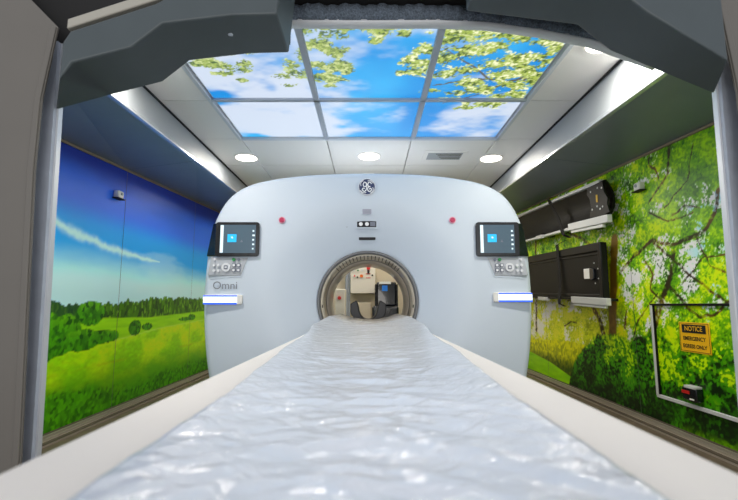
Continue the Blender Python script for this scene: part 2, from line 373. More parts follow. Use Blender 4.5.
# ------------------------------------------------------------------ materials
M = dict(
 tile=mat('ceiling tile white', (232, 229, 226), .75, bump=.12, bscale=180),
 gap=mat('dark gap', (34, 34, 36), .9),
 bar=mat('ceiling grid grey', (176, 184, 196), .45),
 barw=mat('ceiling edge trim pale', (206, 210, 216), .4),
 soffit=mat('soffit grey laminate', (116, 124, 130), .35, vary=.04, bscale=6),
 fascia=mat('soffit fascia pale grey', (158, 164, 170), .5),
 lip=mat('polished aluminium lip', (225, 228, 232), .25, metal=.6),
 wall=mat('wall core', (120, 120, 118), .7),
 back=mat('rear wall beige', (214, 200, 176), .6),
 floor=mat('vinyl floor brown', (104, 90, 76), .4, vary=.18, bscale=14),
 track=mat('floor track aluminium', (196, 186, 172), .35, metal=.55),
 trackd=mat('floor track groove dark', (86, 74, 62), .6),
 brown=mat('mural top bead', (134, 120, 100), .5),
 panel=mat('frame panel warm grey', (100, 97, 92), .55, vary=.03, bscale=4),
 jamb=mat('brushed jamb metal', (186, 194, 208), .5, metal=.1, vary=.06, bscale=20),
 edge=mat('jamb bright edge', (215, 218, 222), .3, metal=.3),
 beam=mat('grey green overhead beam', (62, 72, 76), .5, vary=.05, bscale=9),
 beamt=mat('pale cap strip', (158, 156, 146), .5),
 black=mat('matt black', (16, 16, 17), .8),
 mesh=mat('black ribbed gasket fabric', (92, 104, 118), .8, bump=.9, bscale=130, vary=.5),
 teal=mat('dark header', (14, 34, 42), .6),
 shell=mat('scanner shell white', (190, 202, 217), .55, coat=.04),
 shelld=mat('scanner seam grey', (160, 166, 174), .5),
 ringd=mat('bore lip dark grey', (92, 94, 98), .35, coat=.3),
 ringb=mat('bore liner beige grey', (206, 198, 184), .35, coat=.3),
 ringm=mat('bore rear ring grey', (132, 128, 120), .4),
 slot=mat('bore slot dark', (80, 76, 70), .6),
 blk=mat('black plastic glossy', (18, 22, 28), .25, coat=.4),
 scr=mat('tablet screen', (60, 78, 92), .2, emit=.30, ergb=(70, 88, 100)),
 scrb=mat('screen blue tile', (20, 150, 210), .3, emit=0.50, ergb=(24, 160, 220)),
 scrw=mat('screen light strip', (190, 205, 214), .3, emit=0.50, ergb=(180, 200, 210)),
 led=mat('white light strip', (150, 160, 175), .4, emit=.85, ergb=(232, 242, 255)),
 ledb=mat('blue light strip edge', (20, 60, 200), .4, emit=0.79, ergb=(40, 90, 235)),
 pad=mat('button panel grey', (172, 178, 188), .4),
 btn=mat('white key', (206, 210, 218), .4),
 btnd=mat('grey key outline', (96, 104, 122), .4),
 grn=mat('green key', (20, 120, 60), .4),
 mag=mat('crimson button', (176, 30, 78), .3, coat=.4),
 magl=mat('pale pink ring', (222, 150, 175), .4),
 navy=mat('badge navy', (12, 40, 92), .3, coat=.3),
 white=mat('badge white', (236, 240, 246), .4),
 txt=mat('grey lettering', (120, 126, 136), .5),
 cam=mat('indicator panel dark', (10, 14, 24), .5, spec=.3),
 lens=mat('indicator lamp pale', (214, 218, 224), .3),
 lbl=mat('rating label', (156, 158, 178), .5),
 rail=mat('table white paint', (228, 224, 219), .55, coat=.0, spec=.3),
 cradle=mat('table cradle pad', (220, 224, 230), .5),
 base=mat('table pedestal grey', (196, 198, 202), .5),
 dark=mat('dark laminate board', (15, 15, 14), .5, spec=.25),
 darkr=mat('dark board rim', (11, 11, 11), .45, spec=.3),
 alu=mat('satin aluminium', (214, 215, 214), .4, metal=.1),
 strap=mat('black webbing', (8, 8, 9), .8, bump=.4, bscale=300),
 yel=mat('sign yellow', (250, 190, 12), .45),
 yelp=mat('small yellow mark', (214, 168, 30), .5),
 redd=mat('red plastic', (200, 30, 26), .4),
 org=mat('orange knob', (226, 110, 30), .4),
 cabi=mat('cabinet cream', (226, 218, 202), .5),
 blu=mat('blue label', (30, 120, 210), .4, emit=.15),
 clip=mat('clip white', (244, 242, 236), .4),
 vent=mat('vent dark', (96, 92, 86), .6),
 lamp=mat('downlight diffuser', (255, 248, 236), .5, emit=3.2, ergb=(255, 246, 232)),
 hold=mat('headrest dark blue black', (20, 28, 40), .45),
)
MURAL = print_mat('printed mural', .38)
MURAL.node_tree.nodes['Principled BSDF'].inputs['Specular IOR Level'].default_value = .28
SKYP = print_mat('backlit sky print', .5, emit=SKY_PANEL)
# crinkled clear film over white pad
FILM = bpy.data.materials.new('crinkled plastic film'); FILM.use_nodes = True
nt = FILM.node_tree; b = nt.nodes['Principled BSDF']
b.inputs['Base Color'].default_value = (*lin((212, 218, 228)), 1); b.inputs['Roughness'].default_value = .38
b.inputs['Coat Weight'].default_value = .8; b.inputs['Coat Roughness'].default_value = .11
tc = nt.nodes.new('ShaderNodeTexCoord'); mp = nt.nodes.new('ShaderNodeMapping'); mp.inputs['Scale'].default_value = (10, 13, 8)
nz = nt.nodes.new('ShaderNodeTexNoise'); nz.inputs['Scale'].default_value = 1.6; nz.inputs['Detail'].default_value = 5; nz.inputs['Distortion'].default_value = 1.2
bp = nt.nodes.new('ShaderNodeBump'); bp.inputs['Strength'].default_value = .85; bp.inputs['Distance'].default_value = .008
nt.links.new(tc.outputs['Object'], mp.inputs['Vector']); nt.links.new(mp.outputs['Vector'], nz.inputs['Vector'])
nt.links.new(nz.outputs['Fac'], bp.inputs['Height']); nt.links.new(bp.outputs['Normal'], b.inputs['Normal']); nt.links.new(bp.outputs['Normal'], b.inputs['Coat Normal'])

# ================================================================== STRUCTURE
W = 1.95; CE = 2.14; XI = 1.40; YB = 6.3; Y0 = 1.62
def struct(name, bm, m, parent=None, **k):
    o = obj(name, bm, m, parent, **k)
    if parent is None: o['kind'] = 'structure'
    return o
struct('floor', box(new(), (-2.6, -2.0, -.08), (2.6, YB+.1, 0)), M['floor'])
struct('ceiling', box(new(), (-W-.1, Y0, CE+.052), (W+.1, YB+.1, CE+.14)), M['gap'])
ceil = struct('trim_6', box(new(), (-1.07, 3.465, CE-.006), (1.07, 3.49, CE+.03)), M['barw'])
xs = [-XI, -1.05, -.35, .35, 1.05, XI]; ys = [1.92, 2.785, 3.47, 4.16, 4.85, 5.54, YB]
g = .004
for i in range(5):
    for j in range(6):
        if 1 <= i <= 3 and j < 2: continue
        if i == 3 and j == 2: pass
        obj('ceiling_tile', box(new(), (xs[i]+g, ys[j]+g, CE), (xs[i+1]-g, ys[j+1]-g, CE+.05)), M['tile'], ceil)
for s in (-1, 1):
    obj('ceiling_tile', box(new(), (s*1.05+g*s, Y0, CE), (s*XI, 1.92-g, CE+.05)), M['tile'], ceil)
# grid of the luminous ceiling
for x in (-.35, .36):
    obj('grid_bar', box(new(), (x-.019, 1.91, CE-.006), (x+.019, 3.47, CE+.03)), M['bar'], ceil, bevel=.003)
obj('grid_bar', box(new(), (-1.05, 2.785-.014, CE-.006), (1.05, 2.785+.014, CE+.03)), M['bar'], ceil, bevel=.003)
for s in (-1, 1):
    obj('grid_bar', box(new(), (s*1.045, 1.905, CE-.006), (s*1.072, 3.49, CE+.03)), M['barw'], ceil, bevel=.003)
obj('grid_bar', box(new(), (-1.07, 1.905, CE-.008), (1.07, 1.928, CE+.03)), M['barw'], ceil, bevel=.003)
# luminous sky panels
cx = [-1.045, -.352, .362, 1.045]; cy = [1.93, 2.785, 3.465]
names = [['left', 'middle', 'right'], ['left', 'middle', 'right']]
lab = {(0, 0): 'near left luminous ceiling panel printed with cloud and two dark leaf sprays', (1, 0): 'near middle luminous ceiling panel with deep blue sky and leaves hanging from its left side',
       (2, 0): 'near right luminous ceiling panel filled with a sunlit leafy bough', (0, 1): 'far left luminous ceiling panel printed with white cloud over blue',
       (1, 1): 'far middle luminous ceiling panel, mostly plain blue sky with a wisp of cloud', (2, 1): 'far right luminous ceiling panel with big white cloud and leaves at its near corner'}
for i in range(3):
    for j in range(2):
        x0, x1, y0, y1 = cx[i]+.016, cx[i+1]-.016, cy[j]+.012, cy[j+1]-.012
        t = thing('sky_light_panel', lab[(i, j)], 'ceiling light panel', ((x0+x1)/2, (y0+y1)/2, CE+.02), 'luminous sky panels in the ceiling')
        nu, nv = int((x1-x0)/.006), int((y1-y0)/.006)
        uu, vv = np.meshgrid(np.linspace(x0, x1, nu), np.linspace(y0, y1, nv))
        pos = np.stack([uu, vv, np.full_like(uu, CE+.012)], -1)[:, ::-1]
        grid_object('printed_diffuser', pos, paint_sky(pos[..., 0], pos[..., 1]), SKYP, t)
        obj('backing_tray', box(new(), (x0-.01, y0-.01, CE+.016), (x1+.01, y1+.01, CE+.045)), M['barw'], t)
# side walls with printed mural panels
def side_wall(s, name, fn, seams, step):
    def ink(c, gain, sat):
        g_ = (c*np.array([.3, .59, .11])).sum(-1, keepdims=True); return np.clip((g_+(c-g_)*sat)*gain, 0, .92)
    wl = struct(name, box(new(), (s*(W+.01), Y0, 0), (s*(W+.12), YB, CE+.05)), M['wall'])
    for a, bq in zip(seams, seams[1:]):
        a2, b2 = a+.0025, bq-.0025
        nu = int((b2-a2)/step); nv = int(2.05/step)
        uu, vv = np.meshgrid(np.linspace(a2, b2, nu), np.linspace(0.0, 1.0, nv))
        zz = vv*2.06
        pos = np.stack([np.full_like(uu, s*W), uu, zz], -1)
        if s < 0: pos = pos[:, ::1]
        else: pos = pos[:, ::-1]
        grid_object('mural_panel', pos, ink(fn(pos[..., 1], pos[..., 2]), 1.60, 1.12), MURAL, wl)
    return wl
side_wall(-1, 'wall_left', paint_left, [Y0, 3.45, 4.85, YB], .009)
side_wall(1, 'wall_right', paint_right, [Y0, 3.27, 4.9, YB], .006)
struct('wall_back', box(new(), (-W-.1, YB, 0), (W+.1, YB+.1, CE+.1)), M['back'])
# soffits along both side walls
def zin(Y, s): return 1.905+.022*(Y-1.6) if s < 0 else 1.865+.040*(Y-1.6)
def zout(Y): return 1.833+.055*(Y-2.7)
for s, nm in ((-1, 'left'), (1, 'right')):
    yy = [Y0, 3.45 if s < 0 else 3.35, 4.9, YB]
    so = None
    for a, bq in zip(yy, yy[1:]):
        bm = new(); a2, b2 = a+.003, bq-.003
        hexa(bm, [(s*(XI+.004), a2, zin(a2, s)), (s*W, a2, zout(a2)), (s*W, b2, zout(b2)), (s*(XI+.004), b2, zin(b2, s)),
                  (s*(XI+.004), a2, zin(a2, s)+.02), (s*W, a2, zout(a2)+.02), (s*W, b2, zout(b2)+.02), (s*(XI+.004), b2, zin(b2, s)+.02)])
        if so is None:
            so = obj('trim_1' if s < 0 else 'trim_2', bm, M['soffit']); so['kind'] = 'structure'
        else: obj('soffit_panel', bm, M['soffit'], so)
    bm = new(); x0, x1 = s*XI, s*(XI+.025)
    hexa(bm, [(x0, Y0, zin(Y0, s)+.012), (x1, Y0, zin(Y0, s)+.012), (x1, YB, zin(YB, s)+.012), (x0, YB, zin(YB, s)+.012), (x0, Y0, CE+.03), (x1, Y0, CE+.03), (x1, YB, CE+.03), (x0, YB, CE+.03)])
    obj('fascia', bm, M['fascia'], so)
    bm = new(); x0, x1 = s*(XI-.008), s*(XI+.02)
    hexa(bm, [(x0, Y0, zin(Y0, s)-.006), (x1, Y0, zin(Y0, s)-.006), (x1, YB, zin(YB, s)-.006), (x0, YB, zin(YB, s)-.006), (x0, Y0, zin(Y0, s)+.014), (x1, Y0, zin(Y0, s)+.014), (x1, YB, zin(YB, s)+.014), (x0, YB, zin(YB, s)+.014)])
    obj('lip', bm, M['lip'], so, bevel=.003)
    bm = new(); x0, x1 = s*(XI-.012), s*(XI+.004)
    box(bm, (x0, Y0, CE-.012), (x1, YB, CE-.003))
    obj('shadow_gap', bm, M['gap'], so)
    bm = new(); x0, x1 = s*(W-.012), s*W
    hexa(bm, [(x0, Y0, zout(Y0)-.018), (x1, Y0, zout(Y0)-.018), (x1, YB, zout(YB)-.018), (x0, YB, zout(YB)-.018), (x0, Y0, zout(Y0)-.002), (x1, Y0, zout(Y0)-.002), (x1, YB, zout(YB)-.002), (x0, YB, zout(YB)-.002)])
    obj('bead', bm, M['brown'], so)
    # floor track
    tr = struct('baseboard_'+nm, box(new(), (s*(W-.14), Y0, 0), (s*(W-.001), YB, .012)), M['track'])
    for (u0, u1, h, mm) in ((.0, .035, .022, 'trackd'), (.040, .052, .026, 'track'), (.060, .075, .016, 'trackd'), (.085, .094, .026, 'track'), (.105, .138, .015, 'trackd')):
        obj('groove' if mm == 'trackd' else 'rib', box(new(), (s*(W-.002-u1), Y0, .011), (s*(W-.002-u0), YB, h)), M[mm], tr)

# ------------------------------------------------------------------ near frame: panels, jambs, overhead beams
PY = 1.5
def slab(bm, s, xb0, xt0, xb1, xt1, y0, y1, h):
    """upright slab whose two side edges lean from xb (foot) to xt (top)"""
    return hexa(bm, [(s*xb0, y0, 0), (s*xb1, y0, 0), (s*xb1, y1, 0), (s*xb0, y1, 0), (s*xt0, y0, h), (s*xt1, y0, h), (s*xt1, y1, h), (s*xt0, y1, h)])
for s in (-1, 1):
    ed = [(1.120, 0), (1.130, .33), (1.155, .85), (1.174, 1.26), (1.173, 1.52), (1.140, 1.80)] if s < 0 else [(1.335, 0), (1.332, .8), (1.322, 1.55), (1.288, 1.89)]
    top = [(1.25, 1.91), (1.5, 2.2), (2.5, 2.55), (2.5, 0)] if s < 0 else [(1.40, 2.05), (1.6, 2.25), (2.5, 2.55), (2.5, 0)]
    pn = obj('wall_near_left' if s < 0 else 'wall_near_right', prism(new(), [(s*x, PY, z) for x, z in ed+top], (0, .006, 0)), M['panel']); pn['kind'] = 'structure'
    bm = new(); inn = [(x+.004, z) for x, z in ed]; out = [(x+.026, z) for x, z in ed[::-1]]
    prism(bm, [(s*x, PY-.006, z) for x, z in inn+out], (0, .008, 0))
    obj('edge_bead', bm, M['panel'], pn, bevel=.003)
    jb0, jt0 = (1.150, 1.200) if s < 0 else (1.312, 1.345)
    h = 1.80
    jb = obj('trim_3' if s < 0 else 'trim_4', slab(new(), s, jb0, jt0, jb0+.2, jt0+.2, 1.585, 1.625, h), M['jamb']); jb['kind'] = 'structure'
    obj('bright_edge', slab(new(), s, jb0-.007, jt0-.009, jb0+.001, jt0-.001, 1.600, 1.622, h), M['edge'], jb)
    obj('return_wall', box(new(), (s*(jt0+.1), 1.626, 0), (s*(W+.1), 1.66, 2.2)), M['wall'], jb)
YN, YF = 1.37, 1.60
def beam(far, topf, label, nearx):
    t = thing('overhead_beam', label, 'beam', (far[0][0], YN, far[0][1]))
    bm = new(); pts = list(far) + list(topf); n = len(pts); out = max(abs(x) for x, z in pts)
    A = [bm.verts.new((math.copysign(nearx, x) if abs(x) > nearx else x, YN, z)) for x, z in pts]
    D = [bm.verts.new((x, YF, z)) for x, z in pts]
    bm.faces.new(A); bm.faces.new(D[::-1])
    for i in range(n): bm.faces.new((A[i], D[i], D[(i+1) % n], A[(i+1) % n]))
    obj('cover', bm, M['beam'], t, bevel=.007, seg=3)
    return t
L = [at(*p, YF) for p in ((56, 110), (112, 95), (163, 82), (190, 61), (250, 54), (289, 53))]
print('left beam', [(round(p.x, 3), round(p.z, 3)) for p in L])
R = [at(*p, YF) for p in ((714, 94), (610, 51), (577, 25), (480, 13), (466, 11))]
print('right beam', [(round(p.x, 3), round(p.z, 3)) for p in R])
bl = beam([(p.x, p.z) for p in L], [(-.285, 2.05), (-.40, 1.99), (-.72, 1.80), (-1.0, 1.70), (-1.17, 1.66)], 'grey green overhead beam at top left with a screw in its underside', 1.02)
scr = at(233, 39, 1.5); scr.z = L[4].z - .006
obj('screw', cyl(new(), (scr.x, 1.47, L[4].z+.002), (0, 0, -1), .009, .008, 20), M['jamb'], bl, bevel=.002)
br = beam([(p.x, p.z) for p in R], [(R[-1].x, 2.3), (R[0].x+.001, 2.3)], 'grey green overhead beam at top right, running out of the picture', 1.19)
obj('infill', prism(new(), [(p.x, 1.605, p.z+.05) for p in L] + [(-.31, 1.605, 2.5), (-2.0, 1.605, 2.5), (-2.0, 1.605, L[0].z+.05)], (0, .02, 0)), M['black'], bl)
cp = [(-1.02, 1.715), (-.72, 1.822), (-.40, 2.012), (-.30, 2.07)]
bm = new()
prism(bm, [(x, 1.38, z) for x, z in cp] + [(x, 1.38, z+.035) for x, z in cp[::-1]], (0, .05, 0))
tag(obj('cap_strip', bm, M['beamt'], origin=(-1.02, 1.38, 1.715), bevel=.004), 'pale strip along the top edge of the left overhead beam', 'trim')
# header above the opening, dark ceiling of the near room
hd = struct('trim_5', box(new(), (-2.5, 1.86, 2.122), (2.5, 1.90, 2.75)), M['teal'])
obj('near_panel', box(new(), (-2.5, 1.66, 2.15), (2.5, 1.86, 2.75)), M['black'], hd)
gk = thing('rubber_gasket', 'dark ribbed fabric gasket strip hanging between the two overhead beams', 'gasket', (0, 1.85, 2.06))
px = [(-1.3, 2.04, 2.00), (-.35, 2.126, 2.076), (0, 2.124, 2.074), (.30, 2.122, 2.076), (.54, 2.105, 2.066), (.78, 2.07, 2.03), (1.01, 2.02, 1.982), (1.3, 1.9, 1.87)]
n = 150; bm = new(); rows = []
for i in range(n+1):
    x = -1.3+2.6*i/n; zt = float(np.interp(x, [p[0] for p in px], [p[1] for p in px])); zb = float(np.interp(x, [p[0] for p in px], [p[2] for p in px]))
    yy = 1.845+.006*math.sin(i*1.9)+.006*math.sin(i*.7)
    rows.append([bm.verts.new((x, yy, zb-.004)), bm.verts.new((x, yy-.012, (zt+zb)/2)), bm.verts.new((x, yy, zt+.02)), bm.verts.new((x, yy+.02, zt+.02)), bm.verts.new((x, yy+.02, zb-.004))])
for a, c in zip(rows, rows[1:]):
    for k in range(5): bm.faces.new((a[k], c[k], c[(k+1) % 5], a[(k+1) % 5]))
bm.faces.new(rows[0]); bm.faces.new(rows[-1][::-1])
obj('pleated_fabric', bm, M['mesh'], gk, smooth=True)
bm = new(); rows = []
for i in range(61):
    x = -1.3+2.6*i/60; zb = float(np.interp(x, [p[0] for p in px], [p[2] for p in px]))
    rows.append([bm.verts.new(q) for q in ((x, 1.85, zb-.014), (x, 1.85, zb), (x, 1.90, zb+.004), (x, 1.90, zb-.014))])
for a, c in zip(rows, rows[1:]):
    for k in range(4): bm.faces.new((a[k], c[k], c[(k+1) % 4], a[(k+1) % 4]))
bm.faces.new(rows[0]); bm.faces.new(rows[-1][::-1])
obj('white_border', bm, M['barw'], gk, smooth=True)

# ------------------------------------------------------------------ downlights and vent
def downlight(x, y, label, power=4.2):
    t = thing('downlight', label, 'ceiling light', (x, y, CE), 'round recessed downlights')
    obj('trim_ring', cyl(new(), (x, y, CE-.001), (0, 0, -1), .108, .006, 40), M['tile'], t)
    obj('diffuser', cyl(new(), (x, y, CE-.006), (0, 0, -1), .094, .004, 40), M['lamp'], t)
    l = bpy.data.lights.new('downlight_lamp', 'AREA'); l.shape = 'DISK'; l.size = .17; l.energy = power; l.color = (1, .93, .82)
    o = bpy.data.objects.new('downlight_lamp', l); COL.objects.link(o); o.parent = t; o.location = (0, 0, -.014)
downlight(-1.13, 3.92, 'round recessed downlight nearest the left mural wall')
downlight(0.0, 3.88, 'round recessed downlight above the middle of the scanner')
downlight(1.13, 3.94, 'round recessed downlight nearest the right mural wall')
downlight(-1.22, 2.12, 'added round recessed downlight near the left wall, above the left overhead beam', 11)  # added, only partly inferred lamp that brightens the left mural and ceiling
downlight(1.22, 2.12, 'added round recessed downlight near the right wall, above the right overhead beam', 11)  # its added counterpart, brightening the right mural
for x in (-.9, 0, .9): downlight(x, 5.5, 'added round recessed downlight, unseen in the ceiling behind the scanner')  # added lamps hidden by the scanner, lighting the rear seen through the bore
vt = thing('ceiling_vent', 'small rectangular air vent in the white ceiling right of the middle downlight', 'vent', (.68, 3.87, CE))
obj('vent_frame', box(new(), (.49, 3.74, CE-.008), (.88, 4.0, CE)), M['tile'], vt, bevel=.003)
obj('opening', box(new(), (.53, 3.78, CE-.010), (.84, 3.96, CE-.0082)), M['fascia'], vt)
for k in range(4):
    obj('slot', box(new(), (.60+.02*k, 3.80+k*.04, CE-.0115), (.83, 3.815+k*.04, CE-.0101)), M['vent'], vt)

# ================================================================== SCANNER
GX, GZ, GY = -.008, .815, 2.93
half = [(0, 1.69), (.22, 1.686), (.41, 1.676), (.60, 1.654), (.76, 1.622), (.87, 1.575), (.95, 1.510), (1.01, 1.415), (1.048, 1.31), (1.072, 1.18), (1.084, 1.03), (1.089, .87), (1.086, .73), (1.072, .56), (1.050, .40), (1.015, .24), (.965, .10), (.90, .03), (.5, .02), (0, .02)]
def catmull(P, n=10):
    out = []
    for i in range(len(P)-1):
        p0, p1, p2, p3 = P[max(i-1, 0)], P[i], P[i+1], P[min(i+2, len(P)-1)]
        for k in range(n):
            t = k/n
            out.append(tuple(.5*(2*p1[j]+(p2[j]-p0[j])*t+(2*p0[j]-5*p1[j]+4*p2[j]-p3[j])*t*t+(3*p1[j]-p0[j]-3*p2[j]+p3[j])*t**3) for j in (0, 1)))
    return out+[P[-1]]
hp = catmull(half); ang = [math.atan2(x, z-GZ) for x, z in hp]; rad = [math.hypot(x, z-GZ) for x, z in hp]
NA = 192
def Rout(a):
    a = abs((a+PI) % (2*PI)-PI); return float(np.interp(a, ang, rad))*1.012
def face_y(r):
    """dished recess round the bore"""
    t = min(max((r-.345)/(.72-.345), 0), 1); d = .14*(1-t)**1.65
    return d
sc = thing('ct_scanner', 'large white ring scanner with a round bore, two touchscreens and lit side strips', 'medical scanner', (GX, GY+.7, 0))
bm = new(); rings = []
rb = .345
fr = [0, .03, .08, .15, .25, .36, .48, .6, .72, .82, .90]
def ringverts(fun):
    out = []
    for i in range(NA):
        a = 2*PI*i/NA; x, y, z = fun(a); out.append(bm.verts.new((GX+x, y, GZ+z)))
    return out
BK = GY+1.47
def P_(a, r): return r*math.sin(a), r*math.cos(a)
rings.append(ringverts(lambda a: (P_(a, rb)[0], GY+.20, P_(a, rb)[1])))
for f in [0.0, .02, .05, .09, .14, .2, .27, .34, .41, .5, .6, .7, .8, .9, 1]:
    def fn(a, f=f):
        Ro = Rout(a)-.045; r = rb+(Ro-rb)*f; x, z = P_(a, r)
        edge = .02*max(0, (f-.6)/.4)**2
        return (x, GY+face_y(r)+edge, z)
    rings.append(ringverts(fn))
for k in range(1, 7):
    q = PI/2*k/6
    def fn(a, q=q):
        Ro = Rout(a)-.045; r = Ro+.045*math.sin(q); x, z = P_(a, r); return (x, GY+.02+.045*(1-math.cos(q)), z)
    rings.append(ringverts(fn))
for (dy, sh) in ((.35, .0), (.9, -.01), (1.40, -.03), (1.46, -.06), (1.47, -.09)):
    def fn(a, dy=dy, sh=sh):
        x, z = P_(a, Rout(a)+sh); return (x, GY+dy, z)
    rings.append(ringverts(fn))
rings.append(ringverts(lambda a: (P_(a, .40)[0], BK, P_(a, .40)[1])))
rings.append(ringverts(lambda a: (P_(a, .372)[0], BK-.03, P_(a, .372)[1])))
rings.append(ringverts(lambda a: (P_(a, .372)[0], GY+.20, P_(a, .372)[1])))
for a, c in zip(rings, rings[1:]+rings[:1]):
    for i in range(NA): bm.faces.new((a[i], a[(i+1) % NA], c[(i+1) % NA], c[i]))
body = obj('body_cover', bm, M['shell'], sc, smooth=True)
# bore: lip, liner, slot band, rear ring
def lathe_part(name, prof, m, parent, smooth=True):
    bm = new(); rr = []
    for r, y in prof: rr.append([bm.verts.new((GX+r*math.sin(2*PI*i/128), y, GZ+r*math.cos(2*PI*i/128))) for i in range(128)])
    for a, c in zip(rr, rr[1:]+rr[:1]):
        for i in range(128): bm.faces.new((a[i], a[(i+1) % 128], c[(i+1) % 128], c[i]))
    return obj(name, bm, m, parent, smooth=smooth)
b0 = GY+.125
lathe_part('bore_lip', [(.350, b0), (.338, b0-.004), (.330, b0+.01), (.329, b0+.05), (.350, b0+.05)], M['ringd'], sc)
ln = lathe_part('bore_liner', [(.329, b0+.05), (.322, b0+.35), (.352, b0+.35), (.352, b0+.05)], M['ringb'], sc)
lathe_part('bore_window_ring', [(.322, b0+.351), (.326, b0+.36), (.326, b0+.46), (.352, b0+.46), (.352, b0+.351)], M['ringd'], sc)
lathe_part('rear_liner', [(.325, b0+.461), (.335, BK-.16), (.352, BK-.16), (.352, b0+.461)], M['ringb'], sc)
lathe_part('rear_ring', [(.335, BK-.159), (.350, BK+.01), (.380, BK+.01), (.371, BK-.159)], M['ringm'], sc)
for k in range(-9, 10):
    a = k*.085
    r0 = .3215
    c0 = Vector((GX+r0*math.sin(a), b0+.10, GZ+r0*math.cos(a)))
    u = Vector((math.cos(a), 0, -math.sin(a)))*.0034; nn = Vector((math.sin(a), 0, math.cos(a)))*.003; yv = Vector((0, .20, 0))
    bm = new(); hexa(bm, [c0-u-nn, c0+u-nn, c0+u-nn+yv, c0-u-nn+yv, c0-u+nn*2, c0+u+nn*2, c0+u+nn*2+yv, c0-u+nn*2+yv])
    obj('liner_tick', bm, M['slot'], ln)
for s in (-1, 1):
    a = s*1.68; r0 = .326
    obj('bore_sensor', cyl(new(), (GX+r0*math.sin(a), b0+.09, GZ+r0*math.cos(a)), (-math.sin(a), 0, -math.cos(a)), .011, .006, 20), M['slot'], sc)
# GE badge
bz = 1.589; bx = GX-.006; by = GY+.004
def front_y(x, z): return GY+face_y(math.hypot(x-GX, z-GZ))
bg = obj('badge', cyl(new(), (bx, by+.012, bz), (0, -1, 0), .058, .020, 48), M['navy'], sc)
bm = new()
ring(bm, (bx, bz), .0545, .0575, by-.0105, by-.008)
obj('badge_rim', bm, M['white'], bg)
for q in range(4):
    a0 = q*PI/2+.5; pts = []
    for k in range(12):
        t = k/11; a = a0+t*.95; r_ = .050-.010*math.sin(t*PI/2)*(t > .5)*(t-.5)*2
        pts.append((bx+r_*math.cos(a), by-.0098, bz+r_*math.sin(a)))
    obj('badge_swirl', tube(new(), pts, .0022, 6), M['white'], bg)
bm = new()
def curl(pts, r=.0034):
    c = catmull(pts, 8); tube(bm, [(bx+x, by-.0095, bz+z) for x, z in c], r, 6)
curl([(-.004, .026), (-.016, .032), (-.025, .020), (-.022, .004), (-.010, .002), (-.003, .014), (-.006, .026), (.000, .018), (-.002, -.004), (-.008, -.026), (-.020, -.032), (-.031, -.022), (-.026, -.010), (-.014, -.012)])
curl([(.030, .020), (.024, .032), (.012, .030), (.006, .016), (.012, .003), (.022, .002), (.010, -.002), (.004, -.016), (.010, -.030), (.022, -.032), (.031, -.020), (.024, -.010), (.016, -.018)])
obj('badge_monogram', bm, M['white'], bg)
# labels and indicators below the badge
def plate(name, x0, x1, z0, z1, m, parent, y=None, th=.012, r=.004):
    y = y if y is not None else front_y((x0+x1)/2, (z0+z1)/2)
    bm = new(); prism(bm, [(x, y-.006, z) for x, z in rrect(x0, x1, z0, z1, r)], (0, th+.01, 0))
    return obj(name, bm, m, parent)
lb = plate('rating_label', -.045, .016, 1.405, 1.438, M['lbl'], sc)
yy = front_y(0, 1.42)-.0062
for k in range(3): obj('label_line', box(new(), (-.040, yy-.001, 1.412+k*.009), (.011, yy+.002, 1.415+k*.009)), M['txt'], lb)
plate('indicator_bezel', -.088, .058, 1.309, 1.366, M['shell'], sc, y=front_y(0, 1.34)+.001)
ip = plate('indicator_panel', -.082, .050, 1.318, 1.360, M['cam'], sc, y=front_y(0, 1.34)-.002)
yy = front_y(0, 1.34)-.008
for x in (-.056, -.014): obj('indicator_lamp', cyl(new(), (x, yy+.002, 1.339), (0, -1, 0), .013, .005, 24), M['lens'], ip)
obj('indicator_window', box(new(), (.008, yy-.001, 1.324), (.044, yy+.003, 1.354)), M['btnd'], ip)
plate('slot_window', -.070, .045, 1.236, 1.254, M['cam'], sc, y=front_y(0, 1.245)-.003)
yy = front_y(-.155, 1.31)
obj('small_port', cyl(new(), (-.152, yy+.002, 1.322), (0, -1, 0), .004, .006, 12), M['blk'], sc)
for x in (-.588, .564):
    yy = front_y(x, 1.358)
    bt = obj('stop_button', cyl(new(), (x, yy+.004, 1.358), (0, -1, 0), .024, .014, 32, .022), M['magl'], sc)
    obj('button_cap', cyl(new(), (x, yy-.009, 1.358), (0, -1, 0), .018, .008, 32, .014), M['mag'], bt)
